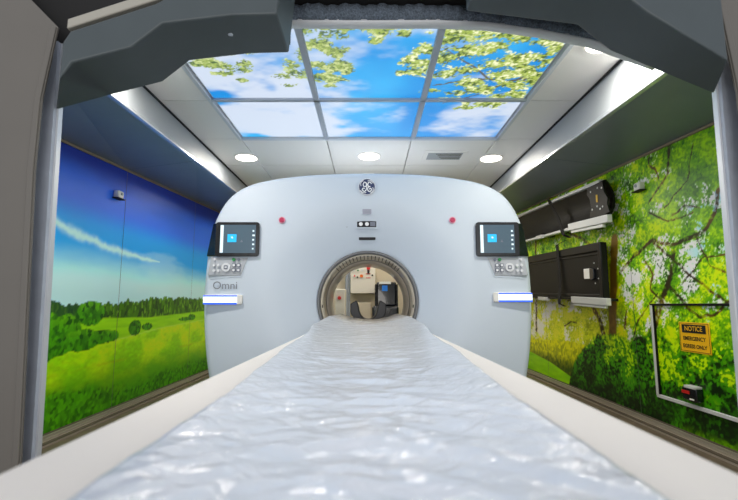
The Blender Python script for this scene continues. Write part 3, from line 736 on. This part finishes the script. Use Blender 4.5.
# touch screens
def edge_x(z): # outer x of the body at height z
    pts = sorted((p[1], p[0]) for p in hp if p[0] > .9); return float(np.interp(z, [q[0] for q in pts], [q[1] for q in pts]))
for s, xa, xb in ((-1, -1.030, -.735), (1, .716, 1.008)):
    z0, z1 = 1.110, 1.342; yf = GY-.022
    sd = obj('touchscreen', prism(new(), [(x, yf, z) for x, z in rrect(xa, xb, z0, z1, .020)], (0, .045, 0)), M['blk'], sc, bevel=.004)
    # wing that wraps to the side of the body
    xo0 = GX+s*(edge_x(z0+.005)+.006); xo1 = GX+s*(edge_x(z1-.01)+.006); xi = xa if s < 0 else xb
    xi2 = xi - s*.03
    bm = new(); pts = [(xi2, yf+.004, z0+.004), (xi2, yf+.004, z1-.004), (xo1, yf+.03, z1-.006), (xo0, yf+.03, z0+.004)]
    prism(bm, pts, (0, .10, 0))
    obj('screen_wing', bm, M['blk'], sd, bevel=.006)
    dx0, dx1 = (xa+.035, xb-.022) if s < 0 else (xa+.026, xb-.036)
    dp = obj('display', box(new(), (dx0, yf-.002, z0+.022), (dx1, yf+.002, z1-.020)), M['scr'], sd)
    obj('display_side_strip', box(new(), (dx0+.002, yf-.0035, z0+.024), (dx0+.022, yf, z1-.022)), M['scrw'], dp)
    obj('display_tile', box(new(), (dx0+.050, yf-.0035, z0+.095), (dx0+.110, yf, z0+.148)), M['scrb'], dp)
    bm = new(); cxm, czm = dx0+.08, z0+.125
    prism(bm, [(cxm-.008, yf-.0042, czm+.006), (cxm+.004, yf-.0042, czm+.008), (cxm+.010, yf-.0042, czm-.004), (cxm-.002, yf-.0042, czm-.006)], (0, .002, 0))
    obj('tile_glyph', bm, M['white'], dp)
    bm = new()
    for k, wv in enumerate((.010, .014, .012, .016, .011)):
        box(bm, (dx1-.022, yf-.0035, z0+.045+k*.030), (dx1-.022+wv, yf, z0+.056+k*.030))
    obj('display_icons', bm, M['scrw'], dp)
    bm = new(); prism(bm, [(dx0+.135, yf-.003, z0+.095), (dx0+.155, yf-.003, z0+.095), (dx0+.145, yf-.003, z0+.112)], (0, .002, 0))
    obj('display_mark', bm, M['btnd'], dp)
    # key panel below
    P = lambda x: GX + s*x if s > 0 else -x + GX
    xo = edge_x(1.05)-.03
    def q(x): return GX+s*x
    ya = GY-.006
    bm = new(); prism(bm, [(q(.802), ya+.004, 1.104), (q(1.050), ya+.004, 1.104), (q(1.070), ya+.012, .985), (q(.846), ya+.004, .985)], (0, .03, 0))
    kp = obj('key_panel', bm, M['pad'], sd, bevel=.004)
    bm = new(); tube(bm, [(q(.802), ya-.001, 1.104), (q(.846), ya-.001, .983), (q(1.060), ya+.010, .980)], .002, 6)
    obj('panel_seam', bm, M['shelld'], kp)
    def key(name, x, z, r, m, sq=False):
        if sq: obj(name, prism(new(), [(q(x)+u, ya-.005, z+v) for u, v in rrect(-r, r, -r, r, r*.4, 3)], (0, .008, 0)), m, kp)
        else: obj(name, cyl(new(), (q(x), ya+.004, z), (0, -1, 0), r, .009, 20), m, kp)
    for x in (.861, .893):
        for z in (1.052, 1.019):
            key('key', x, z, .012, M['btnd'], True); obj('key_face', prism(new(), [(q(x)+u, ya-.0062, z+v) for u, v in rrect(-.008, .008, -.008, .008, .003, 3)], (0, .003, 0)), M['btn'], kp)
    key('dial', .945, 1.038, .029, M['btn'])
    obj('dial_centre', prism(new(), [(q(.945)+u, ya-.0065, 1.038+v) for u, v in rrect(-.013, .013, -.013, .013, .005, 3)], (0, .004, 0)), M['btnd'], kp)
    obj('dial_symbol', prism(new(), [(q(.945)+u, ya-.0075, 1.038+v) for u, v in rrect(-.007, .007, -.006, .006, .002, 3)], (0, .003, 0)), M['btn'], kp)
    for x in (.995, 1.025):
        for z in (1.052, 1.016): key('key', x, z, .009, M['btn'])
    key('key', 1.022, 1.090, .007, M['btn'])
    key('key', .895, 1.090, .011, M['grn']) if s < 0 else key('key', .880, 1.090, .011, M['grn'])
    key('key', .862, 1.090, .010, M['btnd']) if s < 0 else key('key', .850, 1.090, .010, M['btnd'])
    obj('key_mark', box(new(), (q(.832)-.002, ya-.002, 1.083), (q(.832)+.002, ya+.002, 1.098)), M['shelld'], kp)
    # lit handle strip
    zl0, zl1 = (.792, .857) if s < 0 else (.808, .873)
    xl = .826
    xe = edge_x(.83)-.006
    hb = obj('handle_bar', prism(new(), [(q(x), GY-.018, z) for x, z in rrect(xl, xe, zl0, zl1, .014)], (0, .05, 0)), M['alu'], sc, bevel=.004)
    obj('light_strip', box(new(), (q(xl+.036), GY-.021, zl0+.012), (q(xe-.001), GY+.0, zl1-.014)), M['led'], hb)
    obj('blue_edge', box(new(), (q(xl+.036), GY-.0205, zl0+.001), (q(xe-.001), GY+.0, zl0+.0119)), M['ledb'], hb)
    obj('blue_edge', box(new(), (q(xl+.036), GY-.0205, zl1-.0139), (q(xe-.001), GY+.0, zl1-.005)), M['ledb'], hb)
    if s < 0: # seam under key panel
        bm = new(); tube(bm, [(q(1.062), ya+.01, .98), (q(1.066), ya+.012, .97)], .002, 6); bm.free()
text('omni_lettering', 'Omni', .072, (-.955, GY-.004, .916), (1, 0, 0), (0, 0, 1), M['txt'], sc, depth=.0)

# ================================================================== PATIENT TABLE
tb = thing('patient_table', 'long white patient table with raised side rails running from the camera into the scanner', 'scanner table', (0, 1.3, 0))
ZR = .633
for s in (-1, 1):
    bm = new(); prof = [(.200, .55), (.345, .55), (.352, .575), (.352, ZR-.008), (.346, ZR), (.262, ZR), (.236, ZR-.012), (.200, ZR-.022)]
    prism(bm, [(s*x, -.25, z) for x, z in prof], (0, 3.02, 0))
    obj('side_rail', bm, M['rail'], tb, bevel=.004, seg=3)
bm = new(); box(bm, (-.345, -.25, .44), (.345, 2.74, .552)); obj('table_deck', bm, M['rail'], tb, bevel=.02)
bm = new(); box(bm, (-.26, .6, .02), (.26, 2.5, .44)); obj('pedestal', bm, M['base'], tb, bevel=.03)
bm = new(); box(bm, (-.33, .4, 0), (.33, 2.7, .05)); obj('foot_plate', bm, M['base'], tb, bevel=.01)
# cradle: shallow trough that runs on into the bore
def zedge(Y): return float(np.interp(Y, [0, 2.0, 2.5, 2.75, 3.0, 3.5, 4.4], [.634, .634, .646, .668, .704, .708, .70]))
def zmid(Y): return float(np.interp(Y, [0, 2.0, 2.6, 3.0, 3.5, 4.4], [.606, .610, .630, .662, .668, .66]))
def hw(Y): return float(np.interp(Y, [0, .4, .55, .96, 1.68, 2.45, 2.70, 2.85, 3.0, 3.4, 4.4], [.215, .222, .226, .252, .292, .325, .335, .300, .262, .235, .22]))
bm = new(); rows = []
ysx = np.linspace(-.24, 3.95, 90)
for Y in ysx:
    r = []; Y = float(Y)
    for i in range(17):
        u = -1+2*i/16; h = min(hw(Y), .232) if Y < 2.8 else .232
        r.append(bm.verts.new((u*h, Y, zmid(Y)-.014+(zedge(Y)-zmid(Y)-.004)*u*u)))
    for i in range(16, -1, -1):
        u = -1+2*i/16; h = .232 if Y >= 2.8 else min(hw(Y), .232)
        r.append(bm.verts.new((u*h*.96, Y, zmid(Y)-.055+(zedge(Y)-zmid(Y))*u*u*.6)))
    rows.append(r)
for a, c in zip(rows, rows[1:]):
    n = len(a)
    for k in range(n): bm.faces.new((a[k], c[k], c[(k+1) % n], a[(k+1) % n]))
bm.faces.new(rows[0]); bm.faces.new(rows[-1][::-1])
obj('cradle', bm, M['cradle'], tb, smooth=True)
# plastic film
NY, NX = 520, 110
Ys = np.linspace(-.2, 3.62, NY); us = np.linspace(-1, 1, NX)
pos = np.zeros((NY, NX, 3))
for j, Y in enumerate(Ys):
    he = hw(Y) + .004*math.sin(Y*5)+.002*math.sin(Y*13+1)
    ze, zm = zedge(Y), zmid(Y)
    pos[j, :, 0] = us*he; pos[j, :, 1] = Y
    prof = np.abs(us)
    a = 1.06*prof/(1+.06*prof**8)
    pos[j, :, 2] = zm+(ze+.006-zm)*a**2.2 + .003
X_, Yg = pos[..., 0], pos[..., 1]
Uu = np.tile(us, (NY, 1))
amp = (1-.75*np.abs(Uu)**3)*np.clip(.6+.4*np.sin(Yg*1.3+1), .4, 1)
curve = Yg + .22*Uu**2
rip = (fbm(X_*5+2, curve*15, 3, 3)-.5)*.030 + (1-np.abs(2*fbm(X_*7+8, curve*11, 9, 3)-1))**3*.010 + (fbm(X_*22, Yg*32, 19, 2)-.5)*.005
pos[..., 2] += np.maximum(rip*amp*.56+.002, -.003)
pos[..., 0] += (fbm(X_*3, Yg*5, 41, 2)-.5)*.008
o = grid_object('plastic_sheet', pos, None, FILM, None)
o.data.polygons.foreach_set('use_smooth', [True]*len(o.data.polygons))
md = o.modifiers.new('thickness', 'SOLIDIFY'); md.thickness = .0012; md.offset = -1
tag(o, 'crinkled shiny plastic sheet laid along the middle of the white patient table', 'plastic sheet')
# small square of tape on the sheet
tp = at(360, 397, 1.0); tpY = .15/.19*1.0
# headrest at the far end of the cradle
bm = new(); hx = GX; U = []
for k in range(25):
    t = PI+PI*k/24; U.append((hx+.158*math.cos(t), .735+.10*math.sin(t)))
for k in range(25):
    t = 2*PI-PI*k/24; U.append((hx+.085*math.cos(t), .765+.105*math.sin(t)))
U = [(hx-.158, .80)]+U[:25]+[(hx+.158, .80), (hx+.105, .83)]+U[25:]+[(hx-.105, .83)]
prism(bm, [(x, 3.96, z) for x, z in U], (0, .30, 0))
tag(obj('headrest', bm, M['hold'], origin=(hx, 4.1, .64), bevel=.006), 'dark U shaped headrest at the far end of the table seen through the bore', 'headrest')

# ================================================================== RIGHT WALL FITTINGS
def wq(name, pts, x0, x1, m, parent, **k):
    """solid between two x planes with an outline given on the wall as (Y, z)"""
    return obj(name, prism(new(), [(x0, y, z) for y, z in pts], (x1-x0, 0, 0)), m, parent, **k)
def bd(Y, z, s=.056): return z+s*(Y-3.43)
# upper board, a curved one
t1 = thing('curved_board', 'upper dark curved transfer board with silver rails strapped to the tree mural wall', 'transfer board', (1.88, 4.3, 1.45))
bm = new(); n = 14; A = []
for (Y, dz) in ((3.36, 0), (5.60, .12)):
    r = []
    for i in range(n+1):
        t = i/n; z = 1.455+(1.765-1.455)*t+dz*(.75+.25*t); x = 1.845+.060*math.sin(PI*t)**.8
        r.append((x, Y, z))
    for i in range(n, -1, -1):
        t = i/n; z = 1.455+(1.765-1.455)*t+dz*(.75+.25*t); x = 1.862+.060*math.sin(PI*t)**.8
        r.append((x, Y, z))
    A.append([bm.verts.new(p) for p in r])
m_ = len(A[0])
for k in range(m_): bm.faces.new((A[0][k], A[1][k], A[1][(k+1) % m_], A[0][(k+1) % m_]))
bm.faces.new(A[0]); bm.faces.new(A[1][::-1])
obj('curved_panel', bm, M['dark'], t1)
wq('top_rail', [(3.40, 1.752), (3.40, 1.778), (5.6, 1.900), (5.6, 1.874)], 1.825, 1.87, M['alu'], t1, bevel=.003)
wq('bottom_rail', [(3.40, 1.438), (3.40, 1.462), (5.6, 1.562), (5.6, 1.540)], 1.815, 1.87, M['alu'], t1, bevel=.003)
ep = wq('end_plate', [(3.38, 1.475), (3.27, 1.49), (3.30, 1.56), (3.285, 1.60), (3.33, 1.66), (3.345, 1.755), (3.58, 1.755), (3.60, 1.70), (3.56, 1.66), (3.54, 1.58), (3.57, 1.52), (3.56, 1.485)], 1.822, 1.836, M['darkr'], t1, bevel=.003)
wq('yellow_mark', [(3.425, 1.60), (3.425, 1.66), (3.45, 1.665), (3.45, 1.605)], 1.819, 1.8225, M['yelp'], ep)
for Y, z in ((3.36, 1.55), (3.40, 1.54), (3.52, 1.56), (3.36, 1.70), (3.42, 1.715), (3.53, 1.71), (3.44, 1.57)):
    obj('rivet', cyl(new(), (1.823, Y, z), (-1, 0, 0), .008, .004, 12), M['alu'], ep)
wq('rail_block', [(3.20, 1.395), (3.20, 1.455), (3.84, 1.50), (3.84, 1.44)], 1.76, 1.80, M['alu'], t1, bevel=.004)
wq('rail_block_foot', [(3.28, 1.372), (3.28, 1.395), (3.80, 1.432), (3.80, 1.412)], 1.765, 1.79, M['alu'], t1, bevel=.003)
wq('rail_clip', [(4.50, 1.475), (4.50, 1.51), (4.66, 1.52), (4.66, 1.485)], 1.785, 1.815, M['alu'], t1, bevel=.003)
wq('bracket_arm', [(4.55, 1.50), (4.55, 1.53), (4.62, 1.53), (4.62, 1.50)], 1.80, 1.95, M['darkr'], t1)
wq('bracket_arm', [(3.6, 1.42), (3.6, 1.45), (3.68, 1.45), (3.68, 1.42)], 1.80, 1.95, M['darkr'], t1)
def strap(label, pts, w_=.028):
    bm = new(); V = []
    for (x, Y, z) in pts: V.append([bm.verts.new(q) for q in ((x, Y-w_, z), (x, Y+w_, z), (x+.004, Y+w_, z), (x+.004, Y-w_, z))])
    for a, c in zip(V, V[1:]):
        for k in range(4): bm.faces.new((a[k], c[k], c[(k+1) % 4], a[(k+1) % 4]))
    bm.faces.new(V[0]); bm.faces.new(V[-1][::-1])
    return tag(obj('strap', bm, M['strap'], origin=pts[-1]), label, 'strap', 'black webbing straps on the wall boards')
strap('black strap slanting across the upper curved board', [(1.93, 4.42, 1.90), (1.82, 4.38, 1.862), (1.812, 4.30, 1.78), (1.812, 4.14, 1.60), (1.80, 4.06, 1.48), (1.80, 4.02, 1.43), (1.84, 3.98, 1.40)])
# lower board, flat with raised rims
t2 = thing('flat_board', 'lower dark flat transfer board with a raised rim strapped to the tree mural wall', 'transfer board', (1.88, 4.3, .85))
wq('board_panel', [(3.50, .86), (3.50, 1.245), (5.35, 1.31), (5.35, .925)], 1.850, 1.875, M['dark'], t2, bevel=.003)
wq('rim', [(3.48, 1.215), (3.48, 1.29), (5.35, 1.355), (5.35, 1.28)], 1.838, 1.890, M['darkr'], t2, bevel=.010)
wq('rim', [(3.48, 1.190), (3.48, 1.205), (5.35, 1.270), (5.35, 1.255)], 1.842, 1.860, M['darkr'], t2, bevel=.003)
wq('rim', [(3.47, .835), (3.47, .872), (5.35, .937), (5.35, .900)], 1.838, 1.890, M['darkr'], t2, bevel=.008)
wq('rim', [(3.465, .84), (3.465, 1.285), (3.515, 1.287), (3.515, .842)], 1.836, 1.890, M['darkr'], t2, bevel=.006)
lt = wq('latch', [(3.64, 1.005), (3.64, 1.09), (3.76, 1.094), (3.76, 1.009)], 1.836, 1.852, M['clip'], t2, bevel=.003)
wq('latch_hook', [(3.58, 1.00), (3.58, 1.08), (3.645, 1.10), (3.645, .99)], 1.826, 1.850, M['blk'], lt, bevel=.004)
for Y, z in ((3.60, 1.13), (3.545, 1.08), (3.545, 1.0), (3.60, .965)):
    obj('rivet', cyl(new(), (1.851, Y, z), (-1, 0, 0), .006, .004, 12), M['alu'], t2)
wq('rail_block', [(3.29, .782), (3.29, .838), (3.86, .862), (3.86, .806)], 1.76, 1.80, M['alu'], t2, bevel=.004)
wq('rail_block_foot', [(3.32, .762), (3.32, .782), (3.84, .804), (3.84, .786)], 1.765, 1.79, M['alu'], t2, bevel=.003)
wq('rail_clip', [(4.48, .832), (4.48, .866), (4.68, .876), (4.68, .842)], 1.785, 1.835, M['alu'], t2, bevel=.003)
wq('bottom_rail', [(3.30, .815), (3.30, .835), (5.35, .902), (5.35, .882)], 1.81, 1.86, M['darkr'], t2, bevel=.003)
wq('bracket_arm', [(4.5, .85), (4.5, .88), (4.6, .88), (4.6, .85)], 1.82, 1.95, M['darkr'], t2)
wq('bracket_arm', [(3.6, .80), (3.6, .83), (3.68, .83), (3.68, .80)], 1.80, 1.95, M['darkr'], t2)
strap('black strap hanging straight down over the lower flat board', [(1.93, 4.26, 1.42), (1.828, 4.24, 1.37), (1.826, 4.23, 1.20), (1.822, 4.21, .95), (1.80, 4.20, .86), (1.79, 4.17, .80), (1.83, 4.14, .775)])
# emergency hatch
hy0, hy1, hz0, hz1 = 2.28, 3.05, .185, .79
ht = thing('emergency_hatch', 'emergency exit hatch with a silver frame low on the tree mural wall', 'hatch', (W, (hy0+hy1)/2, hz0))
for a, c, m_, n_ in (((hy0, hz0-.010), (hy1+.01, hz0+.012), 'alu', 'frame_bar'), ((hy0, hz1-.006), (hy1+.01, hz1+.008), 'darkr', 'frame_bar'), ((hy1-.012, hz0), (hy1+.014, hz1), 'alu', 'frame_bar'), ((hy0-.02, hz0), (hy0, hz1), 'alu', 'frame_bar')):
    obj(n_, box(new(), (W-.014, a[0], a[1]), (W+.001, c[0], c[1])), M[m_], ht, bevel=.003)
obj('frame_bar', box(new(), (W-.012, hy1-.022, hz0+.01), (W+.001, hy1-.012, hz1)), M['darkr'], ht)
hl = obj('hatch_latch', box(new(), (W-.045, 2.645, .225), (W, 2.765, .300)), M['blk'], ht, bevel=.006)
obj('latch_cap', box(new(), (W-.050, 2.65, .296), (W-.002, 2.74, .312)), M['alu'], hl, bevel=.003)
obj('latch_tab', box(new(), (W-.049, 2.70, .262), (W-.044, 2.762, .280)), M['redd'], hl)
obj('latch_label', box(new(), (W-.048, 2.665, .232), (W-.044, 2.70, .240)), M['clip'], hl)
# notice sign (slightly tilted)
sg = thing('notice_sign', 'yellow and black notice sign on the emergency hatch', 'sign', (W-.004, 2.675, .50))
sy0, sy1, sz0, sz1 = 2.55, 2.80, .505, .685
obj('sign_plate', box(new(), (W-.006, sy0, sz0), (W-.001, sy1, sz1)), M['yel'], sg, bevel=.002)
bm = new()
for a, c in (((sy0+.006, sz0+.006), (sy1-.006, sz0+.0085)), ((sy0+.006, sz1-.0085), (sy1-.006, sz1-.006)), ((sy0+.006, sz0+.006), (sy0+.0085, sz1-.006)), ((sy1-.0085, sz0+.006), (sy1-.006, sz1-.006))):
    box(bm, (W-.0068, a[0], a[1]), (W-.0055, c[0], c[1]))
obj('sign_border', bm, M['black'], sg)
obj('sign_header', box(new(), (W-.0075, sy0+.028, sz1-.064), (W-.0055, sy1-.028, sz1-.014)), M['black'], sg)
ym = (sy0+sy1)/2
text('header_lettering', 'NOTICE', .040, (W-.0076, ym, sz1-.039), (0, -1, 0), (0, 0, 1), M['yel'], sg, depth=.001, bold=.0006)
text('line_lettering', 'EMERGENCY', .032, (W-.0066, ym, sz0+.082), (0, -1, 0), (0, 0, 1), M['black'], sg, depth=.001, bold=.0008)
text('line_lettering', 'EGRESS ONLY', .031, (W-.0066, ym, sz0+.036), (0, -1, 0), (0, 0, 1), M['black'], sg, depth=.001, bold=.0008)
# small wall clips on both mural walls
for s, Y, z, lb_ in ((-1, 3.31, 1.605, 'small white wall clip with a dark shelf high on the blue sky mural'), (1, 3.06, 1.60, 'small white wall clip with a dark shelf high on the tree mural')):
    t = thing('wall_clip', lb_, 'wall clip', (s*W, Y, z), 'small white wall clips')
    obj('clip_body', box(new(), (s*(W-.045), Y-.035, z), (s*W, Y+.035, z+.055)), M['clip'], t, bevel=.010, seg=3)
    obj('clip_shelf', box(new(), (s*(W-.05), Y-.045, z-.008), (s*W, Y+.05, z-.001)), M['black'], t, bevel=.002)
    obj('clip_eye', cyl(new(), (s*(W-.046), Y, z+.032), (-s, 0, 0), .012, .005, 16), M['shelld'], t)

# ================================================================== REAR OF THE ROOM, SEEN THROUGH THE BORE
def pbox(name, p0, p1, Y, depth, m, parent=None, **k):
    a = at(*p0, Y); c = at(*p1, Y)
    return obj(name, box(new(), (a.x, Y, a.z), (c.x, Y+depth, c.z)), m, parent, **k)
Yc = 6.08
a = at(350.5, 263, Yc); c = at(375.5, 293.5, Yc)
cb = thing('control_cabinet', 'cream wall cabinet with coloured buttons seen through the bore', 'electrical cabinet', ((a.x+c.x)/2, Yc, c.z))
obj('cabinet_body', box(new(), (a.x, Yc, c.z), (c.x, YB, a.z)), M['cabi'], cb, bevel=.008)
def knob(px, py, r, m, name='button'):
    p = at(px, py, Yc); return obj(name, cyl(new(), (p.x, Yc, p.z), (0, -1, 0), r, .02, 20), M[m], cb)
knob(361.5, 276, .022, 'org'); knob(354.5, 276, .012, 'redd'); knob(357.5, 277, .010, 'blk'); knob(358, 270.5, .012, 'grn'); knob(362, 270, .012, 'btn'); knob(354, 270.5, .010, 'btn')
knob(372.3, 275.3, .012, 'blk'); knob(368.4, 268, .026, 'redd', 'round_emblem')
for i, (py, h) in enumerate(((273.5, .8), (277.5, .8))):
    a1 = at(366, py, Yc); c1 = at(370.5, py+h, Yc); obj('red_label', box(new(), (a1.x, Yc-.004, a1.z), (c1.x, Yc, c1.z)), M['redd'], cb)
pbs = at(368.4, 271.5, Yc); obj('emblem_strip', box(new(), (pbs.x-.014, Yc-.01, pbs.z-.03), (pbs.x+.014, Yc, pbs.z+.02)), M['blk'], cb)
# left column with red stop button
a = at(335.5, 289, 5.4); c = at(345, 325, 5.4)
st = thing('stop_station', 'pale upright box with a red stop button, seen through the bore on the left', 'electrical box', ((a.x+c.x)/2, 5.4, 0))
obj('station_body', box(new(), (a.x, 5.4, 0), (c.x, 5.7, a.z)), M['cabi'], st, bevel=.01)
p = at(339.5, 298, 5.4); obj('stop_button', cyl(new(), (p.x, 5.4, p.z), (0, -1, 0), .022, .03, 20), M['redd'], st)
# pipes
for i, (px_, r_, lb_) in enumerate(((346.7, .020, 'grey upright pipe beside the stop button box'), (349.3, .014, 'thin grey upright pipe left of the cream cabinet'))):
    p = at(px_, 300, 6.15); tag(obj('pipe', cyl(new(), (p.x, 6.15, 0), (0, 0, 1), r_, 2.0, 14), M['shelld'], origin=(p.x, 6.15, 0)), lb_, 'pipe')
# black equipment with blue label
Ye = 5.75
a = at(376.5, 282, Ye); c = at(396.5, 306, Ye)
eq = thing('black_equipment_cart', 'black equipment tower with a blue label at the right of the view through the bore', 'equipment cart', ((a.x+c.x)/2, Ye, 0))
obj('upper_case', box(new(), (a.x, Ye, c.z), (c.x, Ye+.3, a.z)), M['blk'], eq, bevel=.02)
for x in (a.x-.005, c.x+.005): obj('side_post', box(new(), (x-.014, Ye-.02, c.z-.02), (x+.014, Ye+.3, a.z-.03)), M['darkr'], eq, bevel=.004)
pbox('blue_label', (382, 285.5), (387.5, 291), Ye-.006, .008, M['blu'], eq)
pbox('top_tray', (379, 281.5), (391, 284), Ye-.03, .2, M['clip'], eq)
d0 = at(372, 306, Ye-.15); d1 = at(399, 306, Ye-.15)
obj('lower_case', box(new(), (d0.x, Ye-.15, 0), (d1.x, Ye+.3, d0.z)), M['blk'], eq, bevel=.03)
a = at(352, 294, 6.2); c = at(371, 294, 6.2)
tag(obj('floor_cabinet', box(new(), (a.x, 6.12, 0), (c.x, YB-.001, a.z-.12)), M['back'], origin=((a.x+c.x)/2, 6.2, 0), bevel=.01), 'beige floor cabinet under the cream wall cabinet', 'cabinet')
